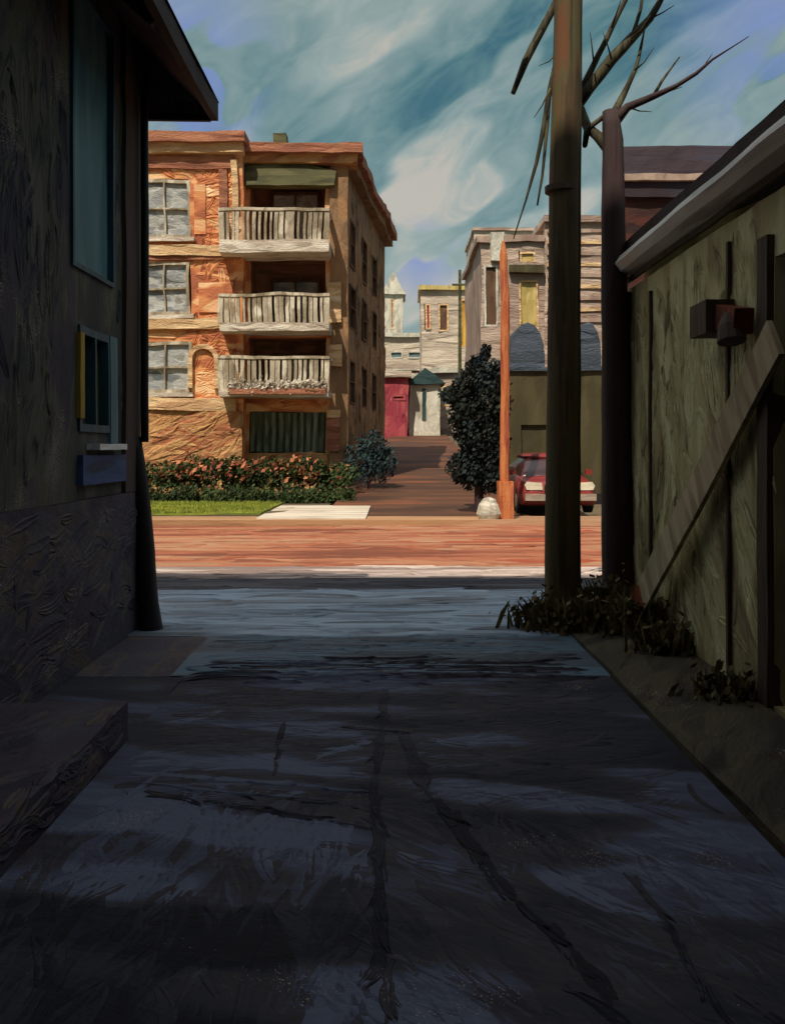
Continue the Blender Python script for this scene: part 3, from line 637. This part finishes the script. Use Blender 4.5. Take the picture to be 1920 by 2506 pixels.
# weeds at the pole foot
def weed(px, D_, w, h, n, label):
    x = PX(px, D_); o = thing('weed_clump', label, 'weeds', (x, D_, .03), 'weeds at the foot of the poles')
    m = MB()
    for _ in range(n):
        a = random.uniform(0, 6.28); r = abs(random.gauss(0, .45))*w; bx, by = x+math.cos(a)*r, D_+math.sin(a)*r*.6
        hh = h*random.uniform(.35, 1); lx, ly = random.gauss(0, .35)*hh, random.gauss(0, .3)*hh; q = random.uniform(.008, .02); ca, sa = math.cos(a*3)*q, math.sin(a*3)*q
        m.poly([(bx-ca, by-sa, .0), (bx+ca, by+sa, .0), (bx+ca*.8+lx*.4, by+sa+ly*.4, hh*.6), (bx+lx, by+ly, hh)])
    m.tube([(x, D_, -.02), (x, D_, .05)], [w*.5, w*.3], 9)
    m.build('blades', 'weed', o)
    m = MB().leaves(lambda: (x+random.gauss(0, w*.4), D_+random.gauss(0, w*.25), .03+abs(random.gauss(0, h*.35))), n, .035); m.build('leaves', 'weed', o)
for a in ((1170, 8.3, .35, .30, 380, 'weeds at the alley side of the utility pole'), (1240, 8.1, .35, .34, 420, 'dark weeds in front of the utility pole'), (1300, 8.5, .35, .42, 450, 'tall weeds between the utility pole and the bare tree'),
          (1370, 7.9, .35, .36, 420, 'weed clump with rusty stalks beside the leaning plank foot'), (1430, 7.2, .3, .3, 350, 'weeds along the olive shed wall past the plank'), (1560, 5.9, .3, .2, 260, 'low weeds by the shed door post')):
    weed(*a)

# ------------------------------------------------------------------ orange post, stone, conifer
t = thing('orange_post', 'slim orange street post lit by the sun at the far kerb', 'post', (PX(1080, 21.3), 21.3, 0))
pp = [(1080,1108,.11),(1080,900,.10),(1082,700,.105),(1079,600,.10),(1078,545,.09),(1076,518,.03)]
MB().tube([P(a, b, 21.3) for a, b, r in pp], [r for a, b, r in pp], 10, .08).build('shaft', 'orange', t, .03, .3)
MB().box(PX(1080, 21.3)-.17, PX(1080, 21.3)+.17, 21.13, 21.47, -.02, .85).build('base_cover', 'orange', t, .04, .2)
t = tag(MB().tube([(PX(1045, 21), 21, -.02), (PX(1045, 21), 21, .12), (PX(1045, 21), 21, .32), (PX(1046, 21), 21, .45), (PX(1046, 21), 21, .5)], [.22, .27, .24, .14, .03], 10, .12).build('boulder', 'stone', None, .05, .15, org=Vector((PX(1045, 21), 21, 0))), 'whitish boulder on the kerb left of the orange post', 'boulder')
DC = 23.6
t = thing('conifer_tree', 'dense nearly black evergreen tree behind the orange post', 'tree', (PX(1025, DC), DC, 0))
cx_ = PX(1025, DC); CHt = PZ(735, DC)
MB().tube([(cx_, DC, -.1), (cx_, DC, 1.5), (cx_, DC, CHt-.6)], [.12, .1, .03], 8).build('trunk', 'bark', t)
lobes = [(PX(a, DC), random.uniform(-.2, .2), PZ(b, DC), r, q) for a, b, r, q in
  [(1035,1000,.62,.7),(1030,930,.66,.75),(1020,1015,.4,.3),(1045,860,.55,.6),(1000,900,.5,.6),(960,845,.26,.22),(985,850,.36,.4),(1010,820,.45,.4),(1045,800,.45,.4),(1020,785,.30,.3),(1038,755,.13,.22),(1065,830,.33,.5),(1060,960,.4,.6),(985,1000,.36,.4)]]
def fc():
    l = random.choices(lobes, [k[3]**2*k[4]+.02 for k in lobes])[0]
    d = Vector((random.gauss(0,1), random.gauss(0,1), random.gauss(0,1))).normalized()*(.55+.45*random.random())*random.choice((1, 1, 1, 1.12))
    return (l[0]+d.x*l[3], DC+l[1]+d.y*l[3], max(.05, l[2]+d.z*l[4]))
MB().leaves(fc, 11000, .065).build('crown', 'conifer', t)

# ------------------------------------------------------------------ red car, nose towards us
t = thing('red_car', 'dark red car parked nose out beside the orange post', 'car', (PX(1196, 22.6), 23, 0))
cx_ = PX(1198, 22.4); y0 = 22.4
def loft(m, secs):                       # secs: (y, halfw_bottom, halfw_top, zb, zt)
    rings = []
    for (y, wb, wt, zb, zt) in secs:
        r = .06; pts = [(-wb+r, zb), (-wb, zb+r), (-wb*1.01, (zb+zt)/2), (-wt, zt-r), (-wt+r*1.3, zt), (0, zt+.02), (wt-r*1.3, zt), (wt, zt-r), (wb*1.01, (zb+zt)/2), (wb, zb+r), (wb-r, zb)]
        rings.append([m.bm.verts.new((cx_+u, y0+y, v)) for u, v in pts])
    for a, b in zip(rings, rings[1:]):
        n = len(a)
        for k in range(n): m.bm.faces.new([a[k], a[(k+1) % n], b[(k+1) % n], b[k]])
    m.bm.faces.new(rings[0][::-1]); m.bm.faces.new(rings[-1])
m = MB(); loft(m, [(-.02,.78,.72,.30,.62),(.12,.90,.82,.22,.76),(.6,.93,.86,.2,.84),(1.25,.93,.86,.2,.92),(2.6,.93,.87,.2,.95),(3.6,.93,.86,.2,.98),(4.2,.9,.82,.24,.95),(4.35,.8,.74,.34,.8)])
body = m.build('body', 'carred', t, .012, .3, True)
m = MB(); loft(m, [(1.1,.80,.78,.84,.93),(1.8,.80,.60,.86,1.38),(2.6,.80,.60,.86,1.42),(3.3,.80,.58,.86,1.38),(3.9,.78,.74,.86,.98)])
m.build('windows', 'carglass', t, .01, .3, True)
m = MB(); loft(m, [(1.72,.62,.60,1.34,1.43),(2.5,.64,.62,1.38,1.47),(3.35,.62,.58,1.34,1.42)]); m.build('roof', 'carred', t, .01, .3, True)
for s in (-1, 1):
    m = MB(); m.prism([(s*.42, .60), (s*.80, .60), (s*.84, .70), (s*.78, .79), (s*.44, .77)], lambda u, v, tt: Vector((cx_+u, y0-.05+.12*tt+.15*max(0, abs(u)-.6), v))); m.build('headlight', 'lamp', t, .012, .15)
    m = MB().box(cx_+s*.98-.08, cx_+s*.98+.08, y0+1.4, y0+1.52, .93, 1.06); m.build('mirror', 'carred', t, .01, .1)
    for yy in (.85, 3.5):
        c = Vector((cx_+s*.84, y0+yy, .31)); q = Vector((s*.1, 0, 0))
        w = MB().tube([c-q, c-q*.9, c+q*.9, c+q], [.28, .31, .31, .28], 20).build('wheel', 'rubber', t, smooth=False)
        MB().tube([c+q*.6, c+q*1.04], [.19, .17], 14).build('rim', 'chrome', t, parent=w)
MB().box(cx_-.85, cx_+.85, y0-.14, y0-.02, .34, .50).build('bumper', 'chrome', t, .015, .2)
MB().box(cx_-.38, cx_+.38, y0-.09, y0-.01, .56, .72).build('grille', 'rubber', t, .01, .2)
MB().box(cx_-.25, cx_+.25, y0-.16, y0-.143, .36, .47).build('number_plate', 'lamp', t)

# ------------------------------------------------------------------ olive garage with slate dormers (D 26)
DG = 27.2
t = thing('olive_garage', 'olive walled garage with blue slate roof domes behind the red car', 'garage', (6, DG, .1))
f = lambda u, z, tt: Vector((u, DG+tt, z))
gx0, gx1 = PX(1090, DG), 11.5
zt = PZ(795, DG)
MB().wall(gx0, gx1, -.1, zt, [(PX(1115, DG), PX(1160, DG)+.9, .1, 2.3), (7.6, 9.6, .1, 2.3)], lambda u, z, tt: f(u, z, tt*.25)).build('wall', 'olivewall', t, .03, .6)
for a, b in ((PX(1115, DG), PX(1160, DG)+.9), (7.6, 9.6)): MB().box(a, b, DG+.1, DG+.18, .1, 2.3).build('door', 'olivewall', t, .03, .5)
MB().box(gx0, gx0+.25, DG+.252, 33, -.1, zt).build('side_wall', 'olivewall', t, .03, .6)
MB().box(gx0-.1, gx1, DG-.1, 33, zt+.003, zt+.12).build('roof', 'slate', t, .03, .6)
for (a, b, ya) in ((1092, 1166, 690), (1232, 1287, 688), (1360, 1420, 690)):
    x0, x1 = PX(a, DG), PX(b, DG); zz = PZ(ya, DG); pts = [(x0, zt+.125)]
    for k in range(9): an = math.pi*k/8; pts.append(((x0+x1)/2-(x1-x0)/2*math.cos(an), zt+.45+(zz-zt-.45)*math.sin(an)))
    pts.append((x1, zt+.125))
    m = MB(); m.prism(pts, lambda u, v, tt: Vector((u, DG+.05+2.2*tt, v))); m.build('dormer', 'slate', t, .03, .5)
MB().box(gx0+.05, gx1, DG-.30, DG-.02, -.1, .28).build('step', 'rubber', t, .03, .6)

# ------------------------------------------------------------------ pink sided house (D 45)
DP = 45
t = thing('pink_house', 'pale pink clapboard house with yellow windows behind the olive garage', 'house', (8, DP, g(DP)))
f = lambda u, z, tt: Vector((u, DP+tt, z))
hx0, hx1 = PX(1030, DP), 17
zt = PZ(520, DP); zt2 = PZ(478, DP); xm = PX(1165, DP)
wy = [(PX(1110, DP), PX(1152, DP), PZ(712, DP), PZ(600, DP)), (PX(1112, DP), PX(1146, DP), PZ(562, DP), PZ(538, DP)), (PX(1036, DP), PX(1066, DP), PZ(700, DP), PZ(568, DP)),
      (PX(1245, DP), PX(1280, DP), PZ(700, DP), PZ(600, DP))]
MB().wall(hx0, xm, .5, zt, wy[:3], lambda u, z, tt: f(u, z, tt*.3)).build('wall', 'pink', t, .08, .9)
MB().wall(xm+.003, hx1, .5, zt2, [], lambda u, z, tt: f(u, z-.002, -.1+tt*.4)).build('wall', 'pink', t, .08, .9)
MB().box(hx0, hx0+.3, DP+.303, 55, .5, zt-.01).build('side_wall', 'pinkdark', t, .08, 1)
MB().box(hx0-.2, xm, DP-.2, 55, zt+.003, zt+.3).build('roof', 'pinkdark', t, .08, .8)
MB().box(xm-.1, hx1, DP-.35, 55, zt2+.003, zt2+.3).build('roof', 'pink', t, .08, .8)
for i, w in enumerate(wy[:3]): window(t, f, *w, fr='trim_cream' if i != 2 else 'whitefar', gl=('yellowpane', 'yellowpane', 'brownshut')[i], amp=.04, fw=.1, bars=(0, 0), d=.12, seg=.6)
MB().box(PX(1088, DP), PX(1163, DP), DP-.35, DP-.01, PZ(586, DP), PZ(570, DP)).build('canopy', 'olivewall', t, .05, .5)
MB().box(PX(1050, DP), PX(1078, DP), DP-.25, DP+.6, PZ(560, DP), PZ(520, DP)+.5).build('chimney', 'whitefar', t, .08, .4)
for k in range(9):
    z = PZ(500+k*24, DP); MB().box(PX(1170, DP), PX(1300, DP), DP-.2, DP-.103, z, z+.18).build('clapboard', 'trim_cream' if k % 2 else 'pinkdark', t, .05, .6)

# dark house at right (D 27)
DD = 29
t = thing('dark_mansard_house', 'dark purple house with a slate roof above the olive garage at right', 'house', (9, DD, 0))
x0 = PX(1326, DD); x1 = 14
def skew(name, mat_, a, yf, z0, z1):
    m = MB(); m.prism([(a, yf), (x1, yf), (x1, DD+8), (a+2.3, DD+8)], lambda u, v, tt: Vector((u, v, z0+(z1-z0)*tt))); m.build(name, mat_, t, .05, .7)
skew('wall', 'redband', x0, DD, 3.9, PZ(424, DD)); skew('frieze', 'darkhouse', x0-.15, DD-.2, PZ(424, DD)+.003, PZ(392, DD)); skew('gutter', 'pinkdark', x0-.2, DD-.35, PZ(392, DD)+.003, PZ(378, DD))
m = MB(); za, zb = PZ(378, DD)+.004, PZ(312, DD)
m.prism([(x0-.1, za), (x0+.1, zb), (x1, zb), (x1, za)], lambda u, v, tt: Vector((u+(2.3 if tt > .5 and u < 9 else 0), DD-.25+(.25*(v > za+.2) if tt < .5 else 8), v))); m.build('roof', 'darkhouse', t, .05, .7)
MB().box(PX(1395, DD), PX(1420, DD), DD+1, DD+1.6, zb-.1, zb+.2).build('chimney', 'darkhouse', t, .05, .4)
for k in range(2): window(t, lambda u, z, tt: Vector((u, DD-.0+tt-.14, z)), 8.3+k*2.6, 9.4+k*2.6, 5.4, 7.2, fr='darkhouse', gl='dark_glass', amp=.03, fw=.08, d=.12)

# ------------------------------------------------------------------ far houses up the side street
def house(name, label, cat, a, b, yb, yt, DH, wall, roof=None, wins=(), gable=0, depth=6, trim='trim_cream'):
    x0, x1 = PX(a, DH), PX(b, DH); z0 = g(DH)-.5; z1 = PZ(yt, DH)
    t = thing(name, label, cat, ((x0+x1)/2, DH, g(DH)))
    f = lambda u, z, tt: Vector((u, DH+tt, z))
    hs = [(PX(w[0], DH), PX(w[1], DH), PZ(w[3], DH), PZ(w[2], DH)) for w in wins]
    MB().wall(x0, x1, z0, z1, hs, lambda u, z, tt: f(u, z, tt*.3)).build('wall', wall, t, .1, 1)
    for xx in (x0, x1-.3): MB().box(xx+.002, xx+.298, DH+.303, DH+depth, z0, z1-.01).build('side_wall', wall, t, .05, 1.5)
    for w, h in zip(wins, hs): window(t, f, *h, fr=trim, gl=w[4], amp=.04, fw=.13, bars=(0, 0), d=.15, seg=.8)
    if gable:
        m = MB(); m.prism([(x0-.3, z1+.003), ((x0+x1)/2, z1+gable), (x1+.3, z1+.003)], lambda u, v, tt: Vector((u, DH-.3+(depth+.3)*tt, v))); m.build('roof', roof or wall, t, .1, 1)
    else: MB().box(x0-.2, x1+.2, DH-.3, DH+depth, z1+.003, z1+.35).build('roof', roof or wall, t, .1, 1)
    return t
house('red_shopfront', 'small crimson fronted building up the side street beside the brick block', 'building', 800, 873, 920, 808, 56, 'redfar', 'creamfar', [(838, 868, 845, 858, 'dark_glass')], trim='redfar')
house('white_cottage', 'white cottage under a dark teal roof beside the crimson building', 'house', 876, 942, 915, 822, 57, 'whitefar', 'tealroof', [(903, 911, 832, 900, 'dark_glass')], gable=1.0, trim='tealroof')
house('terraced_flats', 'cream flats with long white ledges above the crimson building', 'building', 815, 945, 900, 722, 80, 'creamfar', 'whitefar', [(834, 862, 752, 768, 'tealglass'), (872, 930, 752, 768, 'tealglass'), (840, 925, 790, 803, 'brownshut')], trim='whitefar')
house('white_tower', 'narrow white gabled tower just right of the brick block', 'tower', 822, 862, 720, 630, 95, 'whitefar', 'whitefar', [(836, 843, 640, 705, 'tealglass')], gable=2.2)
house('gold_window_house', 'rose and cream house with tall golden windows left of the evergreen tree', 'house', 903, 1030, 800, 622, 70, 'creamfar', 'yellowpane', [(985, 1016, 640, 745, 'goldpane'), (938, 960, 650, 710, 'brownshut'), (910, 922, 650, 705, 'redfar')])
house('grey_roof_house', 'low pinkish house with pale ledges below the golden window house', 'house', 930, 1010, 900, 800, 62, 'pink', 'whitefar', [(945, 975, 825, 870, 'tealglass')])
house('distant_flats', 'hazy cream block standing farthest up the hill behind the pink house', 'building', 1015, 1180, 560, 495, 110, 'creamfar', 'pink', [], depth=12)
t = thing('street_pole', 'thin grey pole before the golden window house up the hill', 'pole', (PX(984, 60), 60, g(60)))
MB().tube([(PX(984, 60), 60, g(60)-.2), (PX(984, 60), 60, PZ(578, 60))], [.13, .09], 8).build('shaft', 'olive', t)
MB().box(PX(984, 60)-.5, PX(984, 60)+.5, 59.9, 60.0, PZ(612, 60), PZ(608, 60)).build('crossarm', 'olive', t)

# ------------------------------------------------------------------ unseen block added behind the viewer, sized to shade the alley
az, el = 22, 54
H = (11.6+2.6)/(math.cos(R(az))/math.tan(R(el)))
t = thing('rear_shade_block', 'tall plain apartment block added unseen behind the viewer to shade the alley', 'building', (-6, -6, 0))
f = lambda u, z, tt: Vector((-u, -2.6-tt, z))
hs = [(u, u+1.2, z, z+1.5) for u in (-5.5, -3, 1, 5, 9, 12) for z in [1+2.95*k for k in range(6)]]
MB().wall(-7, 15, -.1, H, hs, lambda u, z, tt: f(u, z, tt*.3)).build('wall', 'block', t)
for h in hs: window(t, f, *h, fr='white', gl='glass', amp=0, seg=None)
MB().box(-15, 7, -12, -2.903, H-.5, H-.1).build('roof', 'roof_tar', t)
for x in (-15, 6.7): MB().box(x, x+.3, -12, -2.903, -.1, H-.502).build('side_wall', 'block', t)
MB().box(-15, 7, -12.3, -12.003, -.1, H-.502).build('back_wall', 'block', t)

# ------------------------------------------------------------------ world
w = bpy.data.worlds.new('World'); scene.world = w; w.use_nodes = True
nt = w.node_tree; N = nt.nodes; L = nt.links; N.clear()
out = N.new('ShaderNodeOutputWorld'); bg = N.new('ShaderNodeBackground'); L.new(bg.outputs[0], out.inputs[0])
SKY = .10
bg.inputs[1].default_value = SKY
sky = N.new('ShaderNodeTexSky'); sky.sky_type = 'NISHITA'; sky.sun_disc = False; sky.sun_elevation = R(el)
sun_az = math.atan2(-math.sin(R(az)), -math.cos(R(az)))   # direction to the sun: x=-sin, y=-cos
sky.sun_rotation = math.atan2(-math.sin(R(az)), -math.cos(R(az)))
sky.air_density = 1.2; sky.dust_density = 2; sky.ozone_density = 2
tc = N.new('ShaderNodeTexCoord')
mp1 = N.new('ShaderNodeMapping'); mp1.inputs['Rotation'].default_value = (0, R(32), 0); L.new(tc.outputs['Generated'], mp1.inputs[0])
mp2 = N.new('ShaderNodeMapping'); mp2.inputs['Scale'].default_value = (10, 7, 24); L.new(mp1.outputs[0], mp2.inputs[0])
n1 = N.new('ShaderNodeTexNoise'); n1.inputs['Scale'].default_value = .5; L.new(mp2.outputs[0], n1.inputs[0])
sc = N.new('ShaderNodeVectorMath'); sc.operation = 'SCALE'; sc.inputs['Scale'].default_value = 3.2; L.new(n1.outputs['Color'], sc.inputs[0])
ad = N.new('ShaderNodeVectorMath'); ad.operation = 'ADD'; L.new(mp2.outputs[0], ad.inputs[0]); L.new(sc.outputs[0], ad.inputs[1])
vo = N.new('ShaderNodeTexVoronoi'); vo.feature = 'SMOOTH_F1'; vo.inputs['Smoothness'].default_value = .5; vo.inputs['Scale'].default_value = 1.0; L.new(ad.outputs[0], vo.inputs['Vector'])
sp = N.new('ShaderNodeSeparateColor'); L.new(vo.outputs['Color'], sp.inputs[0])
n2 = N.new('ShaderNodeTexNoise'); n2.inputs['Scale'].default_value = 7; n2.inputs['Detail'].default_value = 4; L.new(tc.outputs['Generated'], n2.inputs[0])
n3 = N.new('ShaderNodeTexNoise'); n3.inputs['Scale'].default_value = 3.5; n3.inputs['Detail'].default_value = 3; L.new(ad.outputs[0], n3.inputs[0])
def mixf(f, a, b):
    m = N.new('ShaderNodeMix'); m.inputs[0].default_value = f; L.new(a, m.inputs[2]); L.new(b, m.inputs[3]); return m.outputs[0]
v = mixf(.42, sp.outputs[0], n2.outputs[0]); v = mixf(.28, v, n3.outputs[0])
def dirv(px, py): return Vector(((px-CX)/F, 1, (HZ-py)/F)).normalized()
def blob(px, py, r0, r1):              # broad cloud bank round a direction of the sky
    d = N.new('ShaderNodeVectorMath'); d.operation = 'DISTANCE'; L.new(tc.outputs['Generated'], d.inputs[0]); d.inputs[1].default_value = dirv(px, py)
    m = N.new('ShaderNodeMapRange'); m.inputs[1].default_value = r0; m.inputs[2].default_value = r1; m.inputs[3].default_value = 1; m.inputs[4].default_value = 0
    L.new(d.outputs['Value'], m.inputs[0]); return m.outputs[0]
cr = N.new('ShaderNodeValToRGB'); e = cr.color_ramp.elements
K = 1/SKY
cs = [(.20,'3a6874'),(.31,'587f82'),(.42,'729090'),(.53,'869c9a'),(.65,'9aaba6'),(.80,'c2bdb0')]
e[0].position = cs[0][0]; e[0].color = lin(cs[0][1]); e[1].position = cs[-1][0]; e[1].color = lin(cs[-1][1])
for p_, c in cs[1:-1]: q = e.new(p_); q.color = lin(c)
def addv(a, b, k):
    m = N.new('ShaderNodeMath'); m.operation = 'MULTIPLY_ADD'; L.new(b, m.inputs[0]); m.inputs[1].default_value = k; L.new(a, m.inputs[2]); return m.outputs[0]
v = addv(v, blob(760, 200, .0, .07), .13)
v = addv(v, blob(620, 60, .0, .12), -.03)
v = addv(v, blob(900, 240, .0, .06), -.12)
v = addv(v, blob(1500, 230, .02, .14), -.07)
v = addv(v, blob(930, 540, .04, .2), .2)
v = addv(v, blob(1050, 150, .02, .12), -.05)
L.new(v, cr.inputs[0])
def mixc(fac, a, bcol):
    m = N.new('ShaderNodeMix'); m.data_type = 'RGBA'; L.new(fac, m.inputs[0]); L.new(a, m.inputs[6])
    if isinstance(bcol, tuple): m.inputs[7].default_value = bcol
    else: L.new(bcol, m.inputs[7])
    return m.outputs[2]
def mulf(a, b):
    m = N.new('ShaderNodeMath'); m.operation = 'MULTIPLY'; L.new(a, m.inputs[0])
    if isinstance(b, float): m.inputs[1].default_value = b
    else: L.new(b, m.inputs[1])
    return m.outputs[0]
c = cr.outputs[0]
st = N.new('ShaderNodeMapRange'); st.inputs[1].default_value = .35; st.inputs[2].default_value = .6; L.new(sp.outputs[1], st.inputs[0])
blue = lin('7c90c8')
for bb in (blob(400, 110, .01, .10), blob(380, 250, .0, .09), blob(1660, 60, .0, .12), blob(900, 560, .0, .05)):
    c = mixc(mulf(mulf(bb, st.outputs[0]), .85), c, blue)
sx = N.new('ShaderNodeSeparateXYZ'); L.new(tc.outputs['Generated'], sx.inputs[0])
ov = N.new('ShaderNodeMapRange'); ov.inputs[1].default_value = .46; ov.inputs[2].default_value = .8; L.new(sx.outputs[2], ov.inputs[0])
c = mixc(ov.outputs[0], c, (.80, .78, .80, 1))          # sky brightened above the view, added to fill the alley shade
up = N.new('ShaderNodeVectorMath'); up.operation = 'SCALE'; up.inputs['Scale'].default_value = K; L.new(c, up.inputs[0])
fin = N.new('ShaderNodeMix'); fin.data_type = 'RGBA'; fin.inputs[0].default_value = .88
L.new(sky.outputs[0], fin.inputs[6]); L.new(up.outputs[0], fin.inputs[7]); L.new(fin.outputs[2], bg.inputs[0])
# ------------------------------------------------------------------ sun
sl = bpy.data.lights.new('sun', 'SUN'); sl.energy = 4.7; sl.angle = R(.5); sl.color = (1, .88, .72)
so = bpy.data.objects.new('sun', sl); COL.objects.link(so)
tosun = Vector((-math.sin(R(az))*math.cos(R(el)), -math.cos(R(az))*math.cos(R(el)), math.sin(R(el))))
so.rotation_euler = tosun.to_track_quat('Z', 'Y').to_euler(); so.location = tosun*60
# ------------------------------------------------------------------ camera
cam = bpy.data.cameras.new('camera'); co = bpy.data.objects.new('camera', cam); COL.objects.link(co)
co.location = (0, 0, CH); co.rotation_euler = (R(90), 0, 0)
cam.lens = 36*F/2193; cam.shift_y = -(2193/2-HZ)/2193; cam.clip_end = 1500; cam.clip_start = .05
scene.camera = co
scene.view_settings.view_transform = 'Standard'; scene.view_settings.look = 'None'
scene.view_settings.exposure = 0; scene.view_settings.gamma = 1
